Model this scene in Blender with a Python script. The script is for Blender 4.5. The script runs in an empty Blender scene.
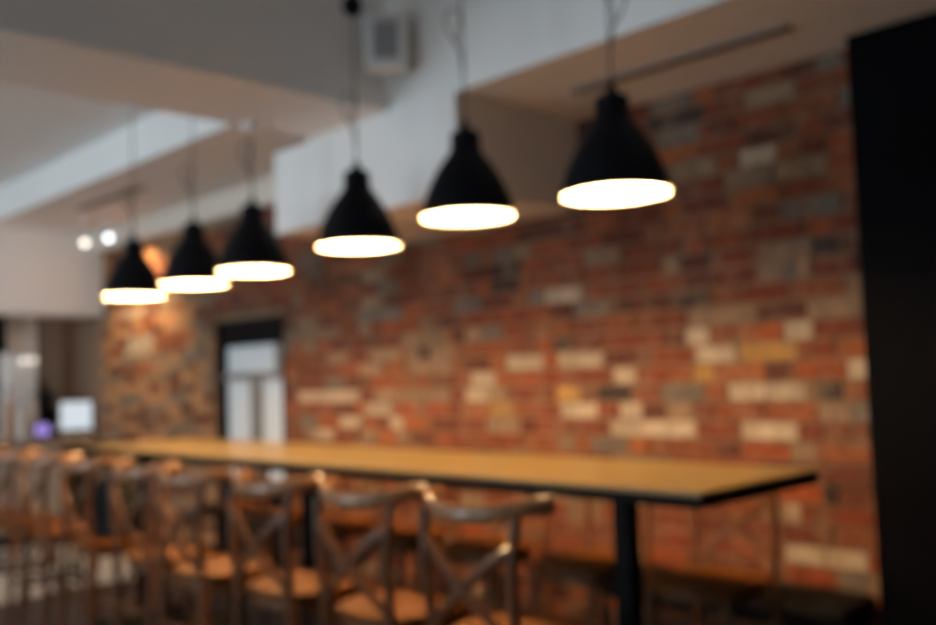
import bpy, bmesh, math, random
from mathutils import Vector, Matrix
random.seed(7)
C = bpy.context.scene.collection
EYE = 1.39
PI = math.pi

# ------------------------------------------------------------------ camera
F = 950.6745
RM = Matrix(((0.7183227, -0.0204817, -0.6954085), (-0.6948773, -0.0700147, -0.7157119), (-0.0340298, 0.9973357, -0.0645254)))
cam = bpy.data.cameras.new('camera'); camo = bpy.data.objects.new('camera', cam); C.objects.link(camo)
cam.sensor_width = 36; cam.lens = F / 936 * 36
cam.dof.use_dof = True; cam.dof.focus_distance = .6; cam.dof.aperture_fstop = 3.7
camo.matrix_world = Matrix.Translation((0, 0, EYE)) @ RM.to_4x4()
bpy.context.scene.camera = camo
vs = bpy.context.scene.view_settings
vs.view_transform = 'Standard'; vs.look = 'None'; vs.gamma = 1; vs.use_curve_mapping = False; vs.exposure = 0

def pix(p):
    c = RM.transposed() @ (Vector(p) - Vector((0, 0, EYE)))
    return 468 + F * c.x / -c.z, 312.5 - F * c.y / -c.z

def on_wall(px, py):
    d = RM @ Vector((px - 468, 312.5 - py, -F)); d *= 3.8 / d.x
    return d.y, d.z + EYE

# ------------------------------------------------------------------ materials
def mat(name, col, rough=.5, metal=0, noise=0, scale=8, bump=0, coat=0, stretch=(1, 1, 1), spec=.5, emit=None, es=0, attr=None):
    m = bpy.data.materials.new(name); m.use_nodes = True
    nt = m.node_tree; b = nt.nodes['Principled BSDF']
    b.inputs['Base Color'].default_value = (*col, 1); b.inputs['Roughness'].default_value = rough
    b.inputs['Metallic'].default_value = metal; b.inputs['Coat Weight'].default_value = coat
    b.inputs['Specular IOR Level'].default_value = spec
    if emit: b.inputs['Emission Color'].default_value = (*emit, 1); b.inputs['Emission Strength'].default_value = es
    tc = nt.nodes.new('ShaderNodeTexCoord'); mp = nt.nodes.new('ShaderNodeMapping'); mp.inputs['Scale'].default_value = stretch
    nt.links.new(tc.outputs['Object'], mp.inputs['Vector'])
    ns = nt.nodes.new('ShaderNodeTexNoise'); ns.inputs['Scale'].default_value = scale; ns.inputs['Detail'].default_value = 4
    nt.links.new(mp.outputs['Vector'], ns.inputs['Vector'])
    src = None
    if attr:
        a = nt.nodes.new('ShaderNodeVertexColor'); a.layer_name = attr; src = a.outputs['Color']
    if noise:
        rg = nt.nodes.new('ShaderNodeMapRange'); rg.inputs['From Min'].default_value = .3; rg.inputs['From Max'].default_value = .7
        rg.inputs['To Min'].default_value = 1 - noise; rg.inputs['To Max'].default_value = 1 + noise
        nt.links.new(ns.outputs['Fac'], rg.inputs['Value'])
        mx = nt.nodes.new('ShaderNodeVectorMath'); mx.operation = 'SCALE'
        if src: nt.links.new(src, mx.inputs[0])
        else: mx.inputs[0].default_value = col
        nt.links.new(rg.outputs['Result'], mx.inputs['Scale']); src = mx.outputs[0]
    if src: nt.links.new(src, b.inputs['Base Color'])
    if bump:
        bp = nt.nodes.new('ShaderNodeBump'); bp.inputs['Strength'].default_value = bump; bp.inputs['Distance'].default_value = .01
        nt.links.new(ns.outputs['Fac'], bp.inputs['Height']); nt.links.new(bp.outputs['Normal'], b.inputs['Normal'])
    return m
M = {}
M['brick'] = mat('old_brick', (.3, .1, .05), .85, noise=.3, scale=18, bump=.5, attr='brick')
M['mortar'] = mat('mortar', (.175, .11, .065), .95, noise=.2, scale=30)
M['paint'] = mat('white_paint', (.78, .78, .77), .7, noise=.02, scale=2)
M['plaster'] = mat('warm_plaster', (.66, .60, .53), .8, noise=.03, scale=3)
M['bar_wall'] = mat('bar_wall_paint', (.34, .27, .22), .8, noise=.05, scale=3)
M['brown'] = mat('brown_stained_boards', (.22, .14, .095), .7, noise=.15, scale=5, stretch=(1, 6, .5))
M['floor'] = mat('polished_concrete', (.50, .47, .44), .35, noise=.12, scale=2.5)
M['floor_shade'] = mat('shaded_floor', (.05, .032, .024), .5, noise=.3, scale=4, stretch=(8, .5, 1))  # floor around the table, its shade put into the dark colour
M['black'] = mat('black_paint', (.0015, .0015, .0025), .6, noise=.1, spec=.03)
M['lamp_black'] = mat('black_enamel', (.003, .003, .005), .5, noise=.05, spec=.12)
M['enamel'] = mat('white_enamel', (.85, .83, .78), .5, noise=.01)
M['glow'] = mat('lamp_glass', (.9, .85, .75), .6, noise=.01, emit=(1, .62, .28), es=600)
M['cord'] = mat('cord', (.02, .02, .02), .7, noise=.1)
M['table'] = mat('oak_top', (.20, .135, .047), .35, noise=.12, scale=5, stretch=(6, .6, 6), coat=.15)
M['steel'] = mat('black_steel', (.003, .0028, .0026), .6, metal=0, noise=.1, spec=.1)
M['bent'] = mat('bentwood', (.10, .036, .011), .42, noise=.2, scale=9, stretch=(1, 1, 4), coat=.08, spec=.25)
M['rail'] = mat('pale_bentwood', (.26, .12, .05), .3, noise=.2, scale=9, coat=.25)  # lighter wood tone for the crest rail
M['seat'] = mat('stool_seat_wood', (.10, .031, .003), .65, spec=.12, noise=.15, scale=6, stretch=(4, 1, 1), coat=.05)
M['slot'] = mat('vent_slot', (.03, .028, .026), .6, noise=.1)
M['vent'] = mat('vent_frame', (.25, .22, .20), .6, noise=.03)
M['spk'] = mat('white_plastic', (.75, .76, .76), .45, noise=.01)
M['grille'] = mat('grey_mesh', (.30, .31, .32), .8, noise=.3, scale=200)
M['door_frame'] = mat('dark_door_frame', (.004, .0035, .0035), .6, noise=.1, spec=.1)
M['muntin'] = mat('grey_muntin', (.2, .2, .2), .5, noise=.05)
M['frost'] = mat('frosted_glass', (.5, .53, .55), .5, noise=.03, emit=(.80, .92, 1), es=.13)
M['screen'] = mat('lit_screen', (.02, .02, .02), .3, noise=.01, emit=(.84, .92, 1), es=.78)
M['purple'] = mat('purple_screen', (.02, .02, .02), .3, noise=.01, emit=(.45, .32, .95), es=.85)
M['counter'] = mat('grey_counter_front', (.30, .26, .23), .6, noise=.06, scale=4)
M['ctop'] = mat('counter_top', (.32, .25, .19), .35, noise=.1)
M['leather'] = mat('black_leather', (.004, .004, .005), .7, noise=.2, scale=40, bump=.3, spec=.15)
M['chrome'] = mat('brushed_chrome', (.55, .54, .52), .3, metal=1, noise=.04)
M['ceramic'] = mat('pale_bottle', (.70, .62, .55), .35, noise=.03)
M['amber'] = mat('amber_bottle', (.45, .20, .06), .25, noise=.05)
M['spot'] = mat('spot_lens', (.9, .9, .9), .4, noise=.01, emit=(1, .90, .76), es=3)
M['spotcool'] = mat('spot_lens_cool', (.9, .9, .9), .4, noise=.01, emit=(.86, .94, 1), es=4)
M['bulb'] = mat('opal_bulb', (.9, .9, .9), .4, noise=.01, emit=(1, .9, .76), es=.9)

def smear():
    nt = M['brick'].node_tree; b = nt.nodes['Principled BSDF']
    src = b.inputs['Base Color'].links[0].from_socket
    tc = nt.nodes.new('ShaderNodeTexCoord'); n = nt.nodes.new('ShaderNodeTexNoise'); n.inputs['Scale'].default_value = 9; n.inputs['Detail'].default_value = 5
    nt.links.new(tc.outputs['Object'], n.inputs['Vector'])
    rg = nt.nodes.new('ShaderNodeMapRange'); rg.inputs['From Min'].default_value = .5; rg.inputs['From Max'].default_value = .68; rg.inputs['To Max'].default_value = .6
    nt.links.new(n.outputs['Fac'], rg.inputs['Value'])
    mx = nt.nodes.new('ShaderNodeMix'); mx.data_type = 'RGBA'
    nt.links.new(rg.outputs['Result'], mx.inputs[0]); nt.links.new(src, mx.inputs[6]); mx.inputs[7].default_value = (.175, .11, .065, 1)
    nt.links.new(mx.outputs[2], b.inputs['Base Color'])
smear()

# ------------------------------------------------------------------ mesh helpers
def tag(o, label=None, cat=None, group=None, kind=None):
    if label: o['label'] = label
    if cat: o['category'] = cat
    if group: o['group'] = group
    if kind: o['kind'] = kind
    return o
def empty(name, loc, rz=0):
    o = bpy.data.objects.new(name, None); C.objects.link(o); o.location = loc; o.rotation_euler = (0, 0, rz); o.empty_display_size = .1
    return o
class MB:
    def __init__(s): s.bm = bmesh.new()
    def box(s, x0, y0, z0, x1, y1, z1, bev=0, rot=None, piv=None):
        r = bmesh.ops.create_cube(s.bm, size=1)
        vs_ = r['verts']
        for v in vs_:
            v.co = Vector(((x0 + x1) / 2 + v.co.x * (x1 - x0), (y0 + y1) / 2 + v.co.y * (y1 - y0), (z0 + z1) / 2 + v.co.z * (z1 - z0)))
        if bev:
            es = list({e for v in vs_ for e in v.link_edges})
            b = bmesh.ops.bevel(s.bm, geom=es, offset=bev, segments=2, profile=.5, affect='EDGES')
            vs_ = list({v for f in b['faces'] for v in f.verts} | {v for v in vs_ if v.is_valid})
        if rot is not None:
            pv = Vector(piv or (0, 0, 0))
            for v in vs_: v.co = rot @ (v.co - pv) + pv
        return s
    def lathe(s, prof, c=(0, 0, 0), n=32, close=True):
        rings = []
        for r, z in prof:
            rings.append([s.bm.verts.new((c[0] + max(r, 1e-4) * math.cos(2 * PI * i / n), c[1] + max(r, 1e-4) * math.sin(2 * PI * i / n), c[2] + z)) for i in range(n)])
        for a, b in zip(rings, rings[1:]):
            for i in range(n): s.bm.faces.new((a[i], a[(i + 1) % n], b[(i + 1) % n], b[i]))
        if close: s.bm.faces.new(rings[0][::-1]); s.bm.faces.new(rings[-1])
        return s
    def tube(s, pts, r, n=10, sub=6, smooth=True, closed=False, flat=1.0):
        pts = [Vector(p) for p in pts]
        if smooth and len(pts) > 2:
            out = []; N = len(pts); rng = range(N if closed else N - 1)
            for i in rng:
                g = lambda k: pts[k % N] if closed else pts[max(0, min(N - 1, k))]
                p0, p1, p2, p3 = g(i - 1), g(i), g(i + 1), g(i + 2)
                for j in range(sub):
                    t = j / sub
                    out.append(.5 * ((2 * p1) + (-p0 + p2) * t + (2 * p0 - 5 * p1 + 4 * p2 - p3) * t * t + (-p0 + 3 * p1 - 3 * p2 + p3) * t ** 3))
            if not closed: out.append(pts[-1])
            pts = out
        N = len(pts); rings = []; nrm = None
        for i, p in enumerate(pts):
            if closed: d = pts[(i + 1) % N] - pts[i - 1]
            else: d = pts[min(i + 1, N - 1)] - pts[max(i - 1, 0)]
            d.normalize()
            if nrm is None: nrm = d.orthogonal() if abs(d.z) > .9 else Vector((0, 0, 1))
            nrm = (nrm - d * nrm.dot(d)).normalized(); bn = d.cross(nrm)
            rr = r(i / (N - 1)) if callable(r) else r
            rings.append([s.bm.verts.new(p + nrm * rr * flat * math.cos(2 * PI * k / n) + bn * rr * math.sin(2 * PI * k / n)) for k in range(n)])
        prs = list(zip(rings, rings[1:])) + ([(rings[-1], rings[0])] if closed else [])
        for a, b in prs:
            for i in range(n): s.bm.faces.new((a[i], a[(i + 1) % n], b[(i + 1) % n], b[i]))
        if not closed: s.bm.faces.new(rings[0][::-1]); s.bm.faces.new(rings[-1])
        return s
    def prism(s, outline, z0, z1, bev=0):
        a = [s.bm.verts.new((x, y, z0)) for x, y in outline]; b = [s.bm.verts.new((x, y, z1)) for x, y in outline]
        n = len(a)
        fs = [s.bm.faces.new(a[::-1]), s.bm.faces.new(b)]
        for i in range(n): s.bm.faces.new((a[i], a[(i + 1) % n], b[(i + 1) % n], b[i]))
        if bev:
            es = [e for f in fs for e in f.edges]
            bmesh.ops.bevel(s.bm, geom=es, offset=bev, segments=2, profile=.5, affect='EDGES')
        return s
    def build(s, name, m, parent=None, smooth=False, loc=None, kind=None):
        bmesh.ops.recalc_face_normals(s.bm, faces=s.bm.faces)
        me = bpy.data.meshes.new(name)
        if smooth:
            for f in s.bm.faces: f.smooth = True
            for e in s.bm.edges:
                if len(e.link_faces) == 2 and e.calc_face_angle(0) > .7: e.smooth = False
        s.bm.to_mesh(me); s.bm.free(); me.materials.append(m)
        o = bpy.data.objects.new(name, me); C.objects.link(o)
        if parent: o.parent = parent
        if loc: o.location = loc
        if kind: o['kind'] = kind
        return o
def B(*a, **k): return MB().box(*a, **k)
def copy_tree(o, parent=None):
    c = o.copy(); C.objects.link(c); c.parent = parent
    for ch in list(kids.get(o.name, [])): copy_tree(ch, c)
    return c
kids = {}
def index_kids():
    kids.clear()
    for o in bpy.data.objects:
        if o.parent: kids.setdefault(o.parent.name, []).append(o)

S = 'structure'
WX = 3.8            # face of the brick wall
# ------------------------------------------------------------------ shell
XL = -4.2; Y0 = -4.0; Y1 = 10.7
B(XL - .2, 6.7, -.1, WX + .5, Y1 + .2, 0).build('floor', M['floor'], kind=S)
B(XL - .2, Y0 - .2, -.1, WX + .5, 6.7, 0).build('floor', M['floor_shade'], kind=S)
# raised ceiling in front of the cross beam, lower one beyond it
B(XL, Y0, 3.6, 2.94, 3.55, 3.7).build('ceiling', M['paint'], kind=S)
B(XL, 4.2, 3.11, 2.75, 8.9, 3.2).build('ceiling', M['paint'], kind=S)
# cross beam, its soffit at 2.69
B(XL, 3.55, 2.69, 2.94, 4.2, 3.7).build('trim_1', M['paint'], kind=S)
# bulkhead along the brick wall in front of the beam
B(2.94, Y0, 2.67, WX + .3, 4.2, 3.7).build('trim_2', M['paint'], kind=S)
# bulkhead beyond the beam, its side face catching daylight
B(2.75, 4.2, 2.84, WX + .3, 8.9, 3.7).build('trim_3', M['paint'], kind=S)
# boxed drop under the bulkhead
B(2.935, 3.06, 2.21, WX - .001, 4.55, 2.67).build('trim_4', M['paint'], kind=S)
B(3.70, 4.56, 2.66, WX, 8.9, 2.85).build('trim_5', M['plaster'], kind=S)
# bulkhead over the bar
B(XL, 8.9, 2.065, WX + .3, 9.35, 3.7).build('trim_6', M['paint'], kind=S)
B(XL, 9.35, 2.5, WX + .3, Y1, 2.6).build('ceiling', M['bar_wall'], kind=S)
B(XL, Y1, 0, WX + .3, Y1 + .15, 3.7).build('wall_back', M['bar_wall'], kind=S)
B(XL, Y0 - .15, 0, WX + .3, Y0, 3.7).build('wall_front', M['plaster'], kind=S)
B(3.10, 9.36, 0, 3.35, 9.6, 2.5).build('trim_7', M['paint'], kind=S)
# left wall with three tall windows
wl = MB(); wy = [(-.6, 1.2), (1.7, 3.5), (5.0, 7.4)]; wp = [6, 64, 210]
prev = Y0
for a, b in wy:
    wl.box(XL - .15, prev, 0, XL, a, 3.7); wl.box(XL - .15, a, 0, XL, b, .5); wl.box(XL - .15, a, 3.0, XL, b, 3.7); prev = b
wl.box(XL - .15, prev, 0, XL, Y1, 3.7)
wl.build('wall_left', M['paint'], kind=S)
for i, (a, b) in enumerate(wy):
    f = MB(); t = .05
    for q in ((a, .5, b, .5 + t), (a, 3 - t, b, 3.0), (a, .5, a + t, 3.0), (b - t, .5, b, 3.0), ((a + b) / 2 - .02, .5, (a + b) / 2 + .02, 3.0)):
        f.box(XL - .1, q[0], q[1], XL - .05, q[2], q[3])
    f.build('window_%d' % (i + 1), M['door_frame'], kind=S)

# brick wall, with the opening of the glazed door
DY0, DY1, DZ = 5.82, 6.78, 1.865
YA, YB = -1.0, 8.9
ZT = 2.86
w = MB()
w.box(WX + .008, YA, 0, WX + .3, DY0, ZT); w.box(WX + .008, DY1, 0, WX + .3, YB, ZT); w.box(WX + .008, DY0, DZ, WX + .3, DY1, ZT)
wall = w.build('wall_right', M['mortar'], kind=S)
REDS = [(.33, .085, .028), (.27, .066, .024), (.40, .115, .035), (.21, .055, .026), (.36, .13, .05), (.16, .05, .03), (.44, .16, .05), (.30, .09, .035)]
REDS = [tuple(c * k for c, k in zip(q, (.50, .37, .24))) for q in REDS]
COL = {'c': (.37, .285, .20), 't': (.20, .125, .075), 'o': (.34, .18, .045), 'd': (.04, .022, .015), 'g': (.12, .095, .075), 'r': (.22, .05, .015)}
PATCH = [
 ('c', 685, 326, 709, 343), ('c', 695, 346, 735, 362), ('o', 741, 343, 797, 360), ('o', 692, 365, 715, 383), ('c', 728, 382, 807, 399), ('c', 784, 323, 813, 342),
 ('c', 847, 359, 873, 378), ('d', 813, 383, 844, 398), ('t', 818, 404, 850, 420), ('c', 741, 421, 798, 441), ('c', 640, 421, 696, 437), ('t', 654, 453, 669, 464),
 ('t', 853, 427, 870, 438), ('t', 810, 356, 821, 372), ('c', 506, 355, 543, 368), ('c', 558, 353, 603, 367), ('c', 613, 366, 636, 384), ('c', 468, 371, 492, 399),
 ('o', 490, 402, 515, 416), ('c', 560, 401, 597, 416), ('t', 569, 416, 610, 431), ('c', 620, 402, 642, 418), ('c', 610, 418, 660, 435), ('t', 558, 434, 575, 448),
 ('o', 556, 380, 580, 395), ('t', 520, 337, 534, 350), ('t', 486, 418, 520, 433), ('d', 554, 337, 571, 346), ('d', 597, 389, 631, 397), ('c', 298, 388, 359, 399),
 ('c', 339, 410, 361, 422), ('c', 313, 423, 334, 434), ('t', 359, 425, 379, 435), ('c', 389, 421, 403, 436), ('c', 365, 409, 391, 421), ('r', 394, 399, 416, 411),
 ('t', 373, 385, 450, 411), ('t', 458, 411, 471, 425), ('d', 418, 341, 430, 356), ('t', 402, 331, 448, 370), ('t', 369, 345, 400, 360), ('t', 300, 319, 341, 339),
 ('g', 379, 307, 402, 320), ('g', 377, 284, 398, 295), ('t', 465, 325, 480, 339), ('t', 302, 341, 316, 351), ('g', 298, 256, 320, 274), ('c', 545, 285, 582, 300),
 ('g', 492, 245, 511, 256), ('g', 464, 249, 479, 264), ('d', 488, 264, 516, 288), ('t', 537, 309, 548, 320), ('g', 779, 201, 803, 217), ('g', 811, 201, 843, 212),
 ('t', 661, 249, 680, 263), ('t', 757, 265, 784, 279), ('t', 797, 260, 811, 274), ('t', 846, 268, 867, 298), ('t', 688, 320, 709, 330), ('d', 811, 239, 838, 252),
 ('d', 672, 292, 709, 304), ('c', 739, 148, 776, 162), ('g', 656, 132, 699, 143), ('g', 816, 56, 843, 68), ('g', 838, 81, 854, 97), ('d', 645, 108, 704, 121),
 ('c', 787, 510, 801, 524), ('d', 823, 488, 837, 502), ('c', 785, 549, 868, 571), ('t', 868, 575, 884, 598), ('c', 126, 331, 152, 352), ('c', 121, 309, 143, 319),
 ('g', 179, 345, 203, 360), ('g', 169, 388, 181, 400), ('g', 124, 388, 138, 400)]
bm = bmesh.new(); cl = bm.loops.layers.float_color.new('brick')
rnd = random.Random(11)
def brick(ya, yb, za, zb, col):
    j = rnd.uniform(-.003, .004); x = WX - j
    r = [bm.verts.new(p) for p in ((x, ya, za), (x, yb, za), (x, yb, zb), (x, ya, zb))]
    e = .004
    r2 = [bm.verts.new(p) for p in ((WX + .05, ya - e, za - e), (WX + .05, yb + e, za - e), (WX + .05, yb + e, zb + e), (WX + .05, ya - e, zb + e))]
    for f in [bm.faces.new(r[::-1])] + [bm.faces.new((r[i], r[(i + 1) % 4], r2[(i + 1) % 4], r2[i])) for i in range(4)]:
        for l in f.loops: l[cl] = (*col, 1)
PH = .0857; ZPH = on_wall(770, 431)[1] % PH - PH / 2; nrow = int(ZT / PH)
known = {}
def know(k, ya, yb, col):
    L = known.setdefault(k, [])
    ya = max(ya, YA); yb = min(yb, YB)
    for a, b, c in L:
        if ya < b and yb > a:
            if ya < a: yb = min(yb, a - .013)
            else: ya = max(ya, b + .013)
    if yb - ya > .04: L.append((ya, yb, col)); L.sort()
for kk, px0, py0, px1, py1 in PATCH:
    ym, zm = on_wall((px0 + px1) / 2, (py0 + py1) / 2)
    y_hi = on_wall(px0, (py0 + py1) / 2)[0]; y_lo = on_wall(px1, (py0 + py1) / 2)[0]
    z_hi = on_wall((px0 + px1) / 2, py0)[1]; z_lo = on_wall((px0 + px1) / 2, py1)[1]
    n_r = max(1, round((z_hi - z_lo) / PH - .05)); W = y_hi - y_lo
    k0 = int(math.floor((zm - ZPH) / PH - (n_r - 1) / 2 + .0))
    for q in range(n_r):
        n_b = max(1, round(W / .235)); off = rnd.uniform(-.04, .04) if n_r > 1 else 0
        for b_ in range(n_b):
            c_ = COL[kk] if (kk != 't' or rnd.random() < .75) else rnd.choice(REDS)
            know(k0 + q, y_lo + off + W * b_ / n_b + .006, y_lo + off + W * (b_ + 1) / n_b - .006, c_)
def fill(a, b, k):
    y = a
    while y < b - .03:
        L = .108 if rnd.random() < .38 else .225
        if b - (y + L) < .05: L = b - y
        if L > .27: L = L / 2 - .006
        yield y, y + L
        y += L + .013
for k in range(-1, nrow + 2):
    za = ZPH + k * PH + .006; zb = min(ZPH + (k + 1) * PH - .007, ZT); za = max(za, .002)
    if zb - za < .02: continue
    run = []; y = YA + .004
    for a, b, c in known.get(k, []):
        if a - y > .05: run += [(p, q, None) for p, q in fill(y, a - .013, k)]
        run.append((a, b, c)); y = b + .013
    run += [(p, q, None) for p, q in fill(y + rnd.choice((0, .06, .1)) if y < YA + .01 else y, YB, k)]
    for ya, yb, col in run:
        pieces = [(ya, yb)]
        if za < DZ and yb > DY0 and ya < DY1: pieces = [(ya, min(yb, DY0)), (max(ya, DY1), yb)]
        for pa, pb in pieces:
            if pb - pa < .02: continue
            c2 = col
            if c2 is None:
                u = rnd.random()
                c2 = COL['t'] if u < .08 else COL['g'] if u < .11 else rnd.choice(REDS)
                if (pa + pb) / 2 > DY1 and u < .6: c2 = COL['t'] if u < .3 else (.36, .17, .07)
            v = rnd.uniform(.82, 1.16)
            brick(pa, pb, za, zb, tuple(c * v for c in c2))
me = bpy.data.meshes.new('brickwork'); bm.normal_update(); bmesh.ops.recalc_face_normals(bm, faces=bm.faces); bm.to_mesh(me); bm.free(); me.materials.append(M['brick'])
bw = bpy.data.objects.new('brickwork', me); C.objects.link(bw); bw.parent = wall
B(WX, 8.9, 0, WX + .3, Y1, 2.5).build('wall_right', M['brown'], kind=S)

# black full-height door panels at the near end of the brick wall
d2 = B(3.66, -3.9, 0, WX - .01, 1.575, 2.669).build('door_2', M['black'], kind=S)
p = MB()
for a, b in ((-.30, 1.50), (-2.2, -.38)):
    for za, zb in ((.12, 1.62), (1.72, 2.58)):
        p.box(3.645, a, za, 3.66, b, zb, bev=.006)
p.build('door_panel', M['black'], d2)
B(WX - .009, Y0, 0, WX + .3, -1.0, 2.67).build('wall_right', M['plaster'], kind=S)

# glazed door in the brick wall
dr = MB(); x0, x1 = WX + .012, WX + .06
for q in ((DY0, 0, DY0 + .05, DZ), (DY1 - .07, 0, DY1, DZ), (DY0, DZ - .20, DY1, DZ)): dr.box(x0, q[0], q[1], x1, q[2], q[3])
door = dr.build('door_1', M['door_frame'], kind=S)
B(x1 + .0, DY0, 0, x1 + .02, DY1, DZ).build('pane', M['frost'], door)
f = MB()
f.box(x0 + .005, DY0 + .05, 1.40, x1 - .005, DY1 - .07, 1.46)
f.box(x0 + .005, 6.20, .02, x1 - .005, 6.32, 1.40)
f.box(x0 + .01, DY0 + .05, 1.46, x1 - .002, DY0 + .16, DZ - .20)
f.build('mullion', M['muntin'], door)
B(x0 + .002, DY0 + .05, 0, x1 - .001, DY1 - .07, .66).build('kick_panel', M['door_frame'], door)
B(x1 + .03, DY0 - .1, 0, x1 + .14, DY1 + .1, DZ + .1).build('wall_right', M['plaster'], kind=S)
t = MB(); t.box(WX - .012, DY1, 0, WX + .05, DY1 + .04, DZ + .03); t.build('trim_8', M['mortar'], kind=S)

# ------------------------------------------------------------------ linear vents in the soffit
def vent(xc, ya, yb, zc, label):
    o = B(xc - .035, ya, zc - .012, xc + .035, yb, zc, bev=.003).build('linear_vent', M['vent'])
    tag(o, label, 'vent', 'slot vents in the ceiling')
    s = MB()
    for dx in (-.014, .014): s.box(xc + dx - .008, ya + .02, zc - .0135, xc + dx + .008, yb - .02, zc - .0115)
    s.build('slot', M['slot'], o)
vent(3.36, 1.66, 2.72, 2.67, 'long dark slot vent in the soffit behind the nearest lamp')
vent(3.10, 6.55, 7.7, 2.84, 'short dark slot vent in the far soffit above the farthest lamp')

# ------------------------------------------------------------------ speaker on the bulkhead
sp = empty('wall_speaker', (2.81, 3.38, 2.95), .80)
tag(sp, 'small white box speaker mounted high where the beam meets the bulkhead', 'speaker')
B(-.06, -.098, -.13, .05, .098, .13, bev=.022).build('cabinet', M['spk'], sp, smooth=True)
B(-.064, -.058, -.088, -.058, .058, .088, bev=.0025).build('grille', M['grille'], sp)
B(.045, -.02, -.03, .10, .02, .03).build('bracket', M['spk'], sp)

# ------------------------------------------------------------------ pendant lamps
LAMPS = [(1.898, .582), (2.606, .608), (3.298, .577), (4.164, .555), (4.774, .545), (5.519, .54)]
LLAB = ['largest and nearest black dome pendant lamp, rightmost in the row',
        'second black dome pendant lamp from the near end, in front of the pale bulkhead',
        'third black dome pendant lamp from the near end, below the white speaker',
        'fourth black dome pendant lamp from the near end, above the glazed door',
        'fifth black dome pendant lamp from the near end, last but one',
        'farthest and smallest black dome pendant lamp, hanging by the two spotlights']
ceil = [3.6, 3.6, 3.6, 2.69, 3.11, 3.11]
outer = [(.048, .335), (.058, .325), (.060, .262), (.074, .240), (.100, .205), (.130, .155), (.156, .10), (.172, .055), (.180, .018), (.184, 0)]
def lamp(i):
    Y, z = LAMPS[i]; z += EYE - .004
    e = empty('pendant_lamp', (2.55, Y, z)); tag(e, LLAB[i], 'pendant lamp', 'row of pendant lamps over the table')
    MB().lathe([(.001, .328), (.03, .328)] + outer + [(.181, 0), (.177, .018), (.166, .055), (.146, .096), (.114, .141), (.08, .184), (.001, .20)], n=48, close=False).build('lamp_shade', M['lamp_black'], e, smooth=True)
    MB().lathe([(.180, .001), (.176, .018), (.165, .055), (.145, .095), (.113, .14), (.079, .182), (.001, .198)], n=48, close=False).build('reflector', M['enamel'], e, smooth=True)
    MB().lathe([(.001, .036)] + [(.040 * math.sin(a), .076 - .040 * math.cos(a)) for a in [k * PI / 12 for k in range(1, 10)]] + [(.02, .125), (.02, .192), (.001, .193)], n=28, close=False).build('bulb', M['glow'], e, smooth=True)
    MB().lathe([(.001, .322), (.024, .322), (.026, .345), (.014, .36), (.008, .385), (.001, .387)], n=20, close=False).build('cord_grip', M['lamp_black'], e, smooth=True)
    H = ceil[i] - z
    MB().tube([(0, 0, .38), (.002, 0, .7), (0, 0, H - .02)], .0034, n=8, smooth=False).build('cord', M['cord'], e, smooth=True)
    # slack of the cord tied into a loop above the lamp
    zz = [.56, .66, .52, .50, .50, .50][i]
    sg = [-1, 1, 1, 1, 1, 1][i]
    c = .7; s_ = -.7
    pts = [(0, 0, zz - .10)] + [(sg * c * a - 0, sg * s_ * a, zz + b) for a, b in ((-.012, 0), (-.05, .07), (-.062, .13), (-.03, .17), (-.004, .14), (-.02, .04))] + [(0, 0, zz - .04)]
    MB().tube(pts, .0034, n=8, sub=8).build('slack_cord', M['cord'], e, smooth=True)
    zc = H
    if i == 2: MB().lathe([(.001, .0), (.028, .005), (.045, .03), (.046, .055), (.030, .085), (.001, .09)], c=(0, 0, 1.655 + EYE - z - .045), n=24, close=False).build('cord_reel', M['lamp_black'], e, smooth=True)
    MB().lathe([(.001, -.03), (.03, -.03), (.05, -.015), (.055, 0), (.001, 0)], c=(0, 0, H), n=24, close=False).build('ceiling_rose', M['spk'], e, smooth=True)
for i in range(6): lamp(i)

# ------------------------------------------------------------------ table
TZ = 1.045; TX0, TX1, TY0, TY1 = 2.27, 2.97, 1.45, 5.65
te = empty('high_table', (2.585, 4.0, 0))
tag(te, 'long narrow high bar table with honey wood top on black posts', 'table')
def tb(*a, **k): return MB().box(a[0] - 2.585, a[1] - 4, a[2], a[3] - 2.585, a[4] - 4, a[5], **k)
tb(TX0, TY0, TZ - .014, TX1, TY1, TZ, bev=.003).build('tabletop', M['table'], te)
shade_rim = tb(TX0 + .004, TY0 + .004, TZ - .046, TX0 + .03, TY1 - .004, TZ - .014)  # underframe with flush rim; shade on the wood edge put in as black
for a in ((TX1 - .03, TY0 + .004, TX1 - .004, TY1 - .004), (TX0 + .03, TY0 + .004, TX1 - .03, TY0 + .03), (TX0 + .03, TY1 - .03, TX1 - .03, TY1 - .004), (2.50, TY0 + .03, 2.61, TY1 - .03)):
    shade_rim.box(a[0] - 2.585, a[1] - 4, TZ - .046, a[2] - 2.585, a[3] - 4, TZ - .014)
shade_rim.build('frame', M['steel'], te)
for y in (1.92, 3.72, 5.4):
    l = tb(2.555 - .031, y - .031, .02, 2.555 + .031, y + .031, TZ - .03).build('leg', M['steel'], te)
    tb(2.30, y - .22, 0, 2.80, y + .22, .02, bev=.004).build('foot', M['steel'], l)

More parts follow.
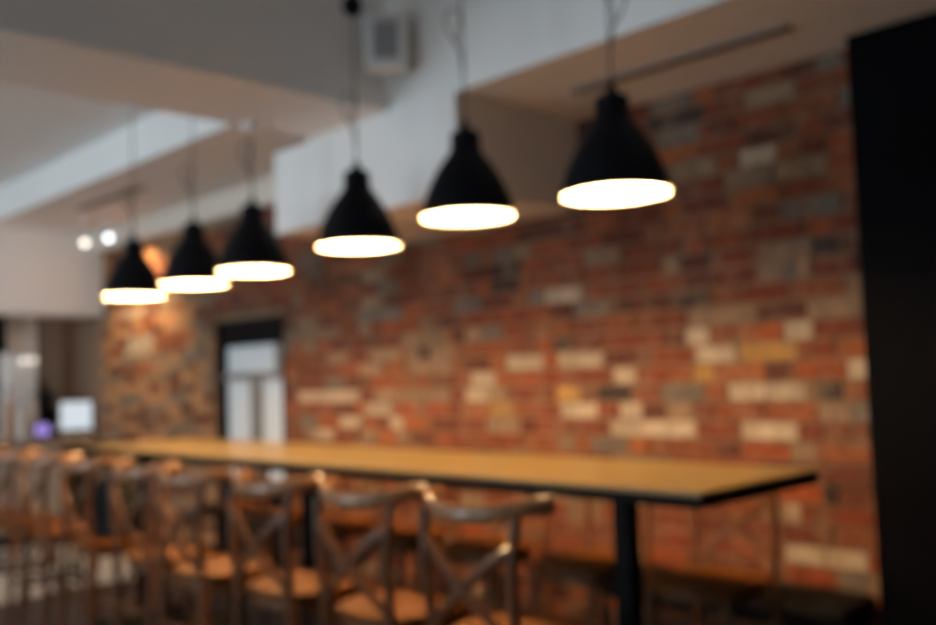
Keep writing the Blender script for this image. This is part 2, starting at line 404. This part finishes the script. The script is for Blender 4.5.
# ------------------------------------------------------------------ bar stools
def stool_proto():
    e = empty('bar_stool', (0, 0, 0))
    ol = []
    for k in range(40):
        a = 2 * PI * k / 40; ca, sa = math.cos(a), math.sin(a)
        n_ = 2.8; r = 1 / ((abs(ca) ** n_ + abs(sa) ** n_) ** (1 / n_))
        ol.append((.190 * ca * r, (.200 + .012 * ca) * sa * r))
    seat = MB().prism(ol, .612, .640, bev=.008).build('seat', M['seat'], e, smooth=True)
    MB().prism([(x * .93, y * .93) for x, y in ol], .575, .612).build('seat_rim', M['bent'], seat, smooth=True)
    for s in (-1, 1):
        MB().tube([(.155, s * .155, .60), (.185, s * .175, .3), (.205, s * .19, 0)], lambda t: .017 - .003 * t, n=10, sub=4).build('leg', M['bent'], e, smooth=True)
        MB().tube([(-.225, s * .19, 0), (-.20, s * .172, .3), (-.185, s * .162, .60), (-.20, s * .168, .84), (-.190, s * .180, 1.005)], lambda t: .0165, n=10, sub=5).build('leg', M['bent'], e, smooth=True)
    # bowed crest rail
    MB().tube([(-.085, -.222, 1.028), (-.12, -.212, 1.028), (-.165, -.18, 1.022), (-.215, -.10, 1.008), (-.232, 0, 1.002), (-.215, .10, 1.008), (-.165, .18, 1.022), (-.12, .212, 1.028), (-.085, .222, 1.028)],
              .0175, n=10, sub=6, flat=1.5).build('backrest', M['rail'], e, smooth=True)
    for s in (-1, 1):
        MB().tube([(-.195, s * .17, .92), (-.215, s * .10, .875), (-.222 - .006 * s, 0, .80), (-.21, -s * .10, .715), (-.18, -s * .15, .65)], .013, n=8, sub=6, flat=1.3).build('cross_slat', M['bent'], e, smooth=True)
    MB().tube([(.19, -.16, .27), (.19, .16, .27)], .011, n=8, smooth=False).build('footrest', M['bent'], e, smooth=True)
    for a, b in (((-.20, -.165, .34), (.185, -.175, .34)), ((-.20, .165, .34), (.185, .175, .34)), ((-.205, -.17, .42), (-.205, .17, .42))):
        MB().tube([a, b], .010, n=8, smooth=False).build('stretcher', M['bent'], e, smooth=True)
    for sx in (-1, 1):
        MB().tube([(sx * .17, -.145, .48), (sx * .13, -.10, .56), (sx * .13, .10, .56), (sx * .17, .145, .48)], .009, n=8).build('brace', M['bent'], e, smooth=True)
    return e
proto = stool_proto(); index_kids()
NEAR = [1.95, 2.49, 3.04, 3.60, 4.10, 4.70, 5.22, 5.75, 6.25]
nlab = ['cross-back wooden bar stool nearest the camera, its whole curved back rail in view',
        'second cross-back wooden bar stool from the near end of the table\'s open side',
        'third cross-back wooden bar stool from the near end of the table\'s open side',
        'fourth cross-back wooden bar stool from the near end of the table\'s open side',
        'fifth cross-back wooden bar stool from the near end of the table\'s open side',
        'sixth cross-back wooden bar stool from the near end of the table\'s open side',
        'seventh cross-back wooden bar stool from the near end, just right of the bright till screen',
        'last but one cross-back wooden bar stool on the open side, below the till screen',
        'farthest cross-back wooden bar stool on the open side, at the table\'s far end']
FAR = [1.97, 2.55, 3.13, 3.71, 4.3, 4.9, 5.5]
flab = ['wooden bar stool between table and brick wall, right of the nearest black table post'] + \
       ['%s wooden bar stool from the near end on the brick wall side of the table' % w_ for w_ in ('second', 'third', 'fourth', 'fifth', 'sixth')] + \
       ['farthest wooden bar stool on the brick wall side of the table']
rj = random.Random(5); first = True
for ys, labs, xx, rz, grp in ((NEAR, nlab, 2.05, 0, 'bar stools along the open side of the table'), (FAR, flab, 3.12, PI, 'bar stools along the wall side of the table')):
    for y, lb in zip(ys, labs):
        o = proto if first else copy_tree(proto)
        first = False
        o.location = (xx + rj.uniform(-.015, .015), y, 0); o.rotation_euler = (0, 0, rz + rj.uniform(-.05, .05)); o.scale = (1, 1, 1 if rz == 0 else .955); tag(o, lb, 'bar stool', grp)

# black bag on a wall-side stool, seen through the stool backs
bg = empty('bag', (2.10, 4.78, .64)); tag(bg, 'black soft bag resting on the seat of a stool, seen through its back', 'bag')
def blob(rx, ry, h, n=28):
    prof = [(0.02, 0), (.8, .01), (.97, .06), (1, .25), (.93, .6), (.75, .85), (.4, .98), (.02, 1)]
    m = MB().lathe([(r, z) for r, z in prof], n=n, close=False)
    for v in m.bm.verts:
        v.co.x *= rx * (1 + .04 * math.sin(9 * v.co.z)); v.co.y *= ry * (1 + .05 * math.sin(5 * v.co.z + 1)); v.co.z *= h
    return m
blob(.12, .17, .31).build('bag_body', M['leather'], bg, smooth=True)
MB().tube([(0, -.07, .27), (0, -.05, .33), (0, 0, .35), (0, .05, .33), (0, .07, .27)], .008, n=8).build('handle', M['leather'], bg, smooth=True)

# low black bench along the wall at the near end
bn = empty('bench', (3.62, 1.92, 0)); tag(bn, 'low black padded bench against the brick wall by the black door', 'bench')
B(-.16, -.30, .40, .15, .9, .475, bev=.03).build('seat', M['leather'], bn, smooth=True)
B(-.13, -.27, .36, .12, .87, .40).build('frame', M['steel'], bn)
for sx in (-.11, .10):
    for sy in (-.25, .85): B(sx - .015, sy - .015, 0, sx + .015, sy + .015, .36).build('leg', M['steel'], bn)

# ------------------------------------------------------------------ bar at the far end
ct = empty('bar_counter', (1.2, 9.15, 0)); tag(ct, 'grey fronted bar counter at the far end of the room', 'counter')
B(-2.2, -.25, .12, 2.2, .2, .89).build('front_panel', M['counter'], ct)
B(-2.2, -.2, 0, 2.2, .18, .12).build('plinth', M['black'], ct)
B(-2.23, -.29, .89, 2.5, .2, .93, bev=.005).build('countertop', M['ctop'], ct)
CZ = .93
# till
mn = empty('till', (3.60, 9.06, CZ), -.25); tag(mn, 'till with a bright white screen standing on the bar counter', 'till')
B(-.148, -.02, .055, .148, .02, .335, bev=.012).build('case', M['black'], mn, smooth=True)
B(-.138, -.0225, .065, .138, -.019, .325).build('screen', M['screen'], mn)
B(-.04, .0, .0, .04, .05, .06).build('stand', M['black'], mn)
B(-.13, -.08, 0, .13, .11, .014, bev=.004).build('base', M['chrome'], mn)
tm = empty('card_reader', (3.27, 9.0, CZ), -.3); tag(tm, 'small device with a glowing purple screen left of the till', 'card reader')
B(-.07, -.015, .02, .07, .015, .15, bev=.01).build('case', M['black'], tm, smooth=True)
B(-.058, -.018, .035, .058, -.0145, .135).build('screen', M['purple'], tm)
B(-.05, -.04, 0, .05, .06, .016, bev=.004).build('base', M['black'], tm)
rp = empty('receipt_printer', (3.385, 8.93, CZ)); tag(rp, 'small black receipt printer between the purple screen and the till', 'printer')
B(-.02, -.05, 0, .02, .04, .08, bev=.008).build('case', M['black'], rp, smooth=True)
B(-.015, .0, .079, .015, .005, .11).build('paper', M['spk'], rp)

# back counter with coffee equipment
bc = empty('back_counter', (3.05, 10.4, 0)); tag(bc, 'dark back counter under the recess wall behind the bar', 'counter')
B(-3, -.3, 0, .74, .29, .9).build('cabinet', M['black'], bc); B(-3, -.33, .9, .74, .29, .94, bev=.004).build('countertop', M['ctop'], bc)
cm = empty('coffee_machine', (3.40, 10.35, .94)); tag(cm, 'black coffee machine on the back counter behind the till', 'coffee machine')
B(-.27, -.2, .04, .28, .22, .36, bev=.02).build('body', M['black'], cm, smooth=True)
B(-.25, -.24, 0, .26, .2, .05, bev=.01).build('drip_tray', M['steel'], cm)
B(-.26, -.23, .34, .27, .2, .42, bev=.015).build('cup_rail', M['steel'], cm, smooth=True)
B(-.25, -.12, .42, .27, .16, .56, bev=.02).build('cup_tray', M['black'], cm, smooth=True)
for dx in (-.12, .12):
    g = MB().lathe([(.001, 0), (.03, 0), (.035, .04), (.001, .045)], c=(dx, -.22, .2), n=20, close=False).build('group_head', M['chrome'], cm, smooth=True)
    MB().tube([(dx, -.23, .215), (dx, -.34, .20)], .012, n=8, smooth=False).build('handle', M['black'], g, smooth=True)
gr = empty('coffee_grinder', (3.42, 9.23, CZ)); tag(gr, 'tall black coffee grinder between the pale pillar and the till screen', 'coffee grinder')
B(-.05, -.08, .0, .05, .08, .28, bev=.015).build('body', M['black'], gr, smooth=True)
MB().lathe([(.001, .27), (.03, .27), (.045, .33), (.052, .43), (.001, .435)], n=24, close=False).build('hopper', M['leather'], gr, smooth=True)
def bottle(x, y, m, label, h=.3, r=.036):
    o = MB().lathe([(.001, 0), (r, .003), (r, h * .58), (r * .8, h * .68), (r * .36, h * .76), (r * .34, h * .95), (.001, h * .95)], n=24, close=False).build('bottle', m, smooth=True, loc=(x, y, CZ))
    MB().lathe([(.001, h * .93), (r * .42, h * .93), (r * .42, h), (.001, h)], n=16, close=False).build('cap', M['black'], o, smooth=True)
    tag(o, label, 'bottle', 'bottles on the bar counter')
bottle(3.26, 9.20, M['ceramic'], 'tall pale bottle beside the coffee grinder on the bar counter', .42, .045)
bottle(3.15, 9.16, M['ceramic'], 'shorter pale bottle left of the tall pale one on the bar', .34, .042)
bottle(3.03, 9.16, M['amber'], 'amber bottle at the picture\'s left edge on the bar counter', .48, .036)
wlp = empty('wall_lamp', (3.25, 9.352, 1.70)); tag(wlp, 'wall lamp with two small round white bulbs on the pale pillar', 'wall lamp')
B(-.09, -.02, -.02, .09, .008, .02, bev=.005).build('backplate', M['chrome'], wlp)
for dx in (-.045, .045):
    a = MB().tube([(dx, -.01, 0), (dx, -.05, .0), (dx, -.07, -.02)], .006, n=8).build('arm', M['chrome'], wlp, smooth=True)
    MB().lathe([(.001, -.035), (.022, -.026), (.033, -.002), (.026, .024), (.001, .035)], c=(dx, -.07, -.04), n=20, close=False).build('bulb', M['bulb'], a, smooth=True)
ws = empty('wall_speaker', (2.99, 9.28, 1.893)); tag(ws, 'black box speaker hanging under the bar bulkhead at the left edge', 'speaker')
B(-.06, -.06, -.17, .05, .06, .165, bev=.01).build('cabinet', M['black'], ws, smooth=True)
B(-.01, -.01, .16, .01, .01, .172).build('bracket', M['steel'], ws)

# spotlights under the far soffit
def spot(x, y, z, m, label, aim):
    e = empty('spotlight', (x, y, 2.84)); tag(e, label, 'spotlight', 'pair of spotlights under the far soffit')
    h = 2.84 - z
    MB().lathe([(.001, -.02), (.04, -.02), (.045, 0), (.001, 0)], n=20, close=False).build('mount', M['spk'], e, smooth=True)
    MB().tube([(0, 0, -.015), (0, 0, -h + .03)], .007, n=8, smooth=False).build('stem', M['spk'], e, smooth=True)
    d = Vector(aim).normalized(); q = Vector((0, 0, -1)).rotation_difference(d)
    hd = MB().lathe([(.001, .06), (.028, .055), (.036, 0), (.036, -.04), (.031, -.04), (.028, -.03), (.001, -.03)], n=24, close=False).build('head', M['spk'], e, smooth=True)
    hd.location = (0, 0, -h); hd.rotation_mode = 'QUATERNION'; hd.rotation_quaternion = q
    MB().lathe([(.001, -.034), (.027, -.034), (.027, -.031), (.001, -.031)], n=24, close=False).build('lens', m, hd, smooth=True)
    return Vector((x, y, z)) + d * .05, d
sp1 = spot(3.467, 8.0, 1.287 + EYE, M['spotcool'], 'right-hand of the two small bright spotlights, whiter and slightly higher', (-.25, -.9, -.35))
sp2 = spot(3.259, 8.0, 1.229 + EYE, M['spot'], 'left-hand of the two small bright spotlights, warmer and slightly lower', (-.2, -.9, -.35))

# ------------------------------------------------------------------ light
wd = bpy.data.worlds.new('sky'); bpy.context.scene.world = wd; wd.use_nodes = True
wd.node_tree.nodes['Background'].inputs[0].default_value = (.55, .7, .9, 1); wd.node_tree.nodes['Background'].inputs[1].default_value = .04
def light(kind, name, loc, direc, energy, col, **k):
    l = bpy.data.lights.new(name, kind); l.energy = energy; l.color = col
    for a, b in k.items(): setattr(l, a, b)
    o = bpy.data.objects.new(name, l); C.objects.link(o); o.location = loc
    o.rotation_euler = Vector(direc).to_track_quat('-Z', 'Y').to_euler()
    return o
for i, (a, b) in enumerate(wy):
    light('AREA', 'daylight', (XL - .12, (a + b) / 2, 1.75), (1, 0, 0), wp[i], (.76, .90, 1.0), shape='RECTANGLE', size=b - a - .1, size_y=2.4)
light('SPOT', 'wall_washer', (3.35, 7.9, 2.62), (.42, .05, -.58), 120, (1, .68, .34), spot_size=1.9, spot_blend=.8, shadow_soft_size=.04)
light('SPOT', 'bulkhead_washer', (3.0, 7.7, 2.45), (0, 1, -.4), 9, (1, .84, .70), spot_size=2.0, spot_blend=.9, shadow_soft_size=.05)
light('AREA', 'bar_light', (1.5, 9.9, 2.48), (0, 0, -1), 9, (1, .76, .58), shape='RECTANGLE', size=3.5, size_y=.4)
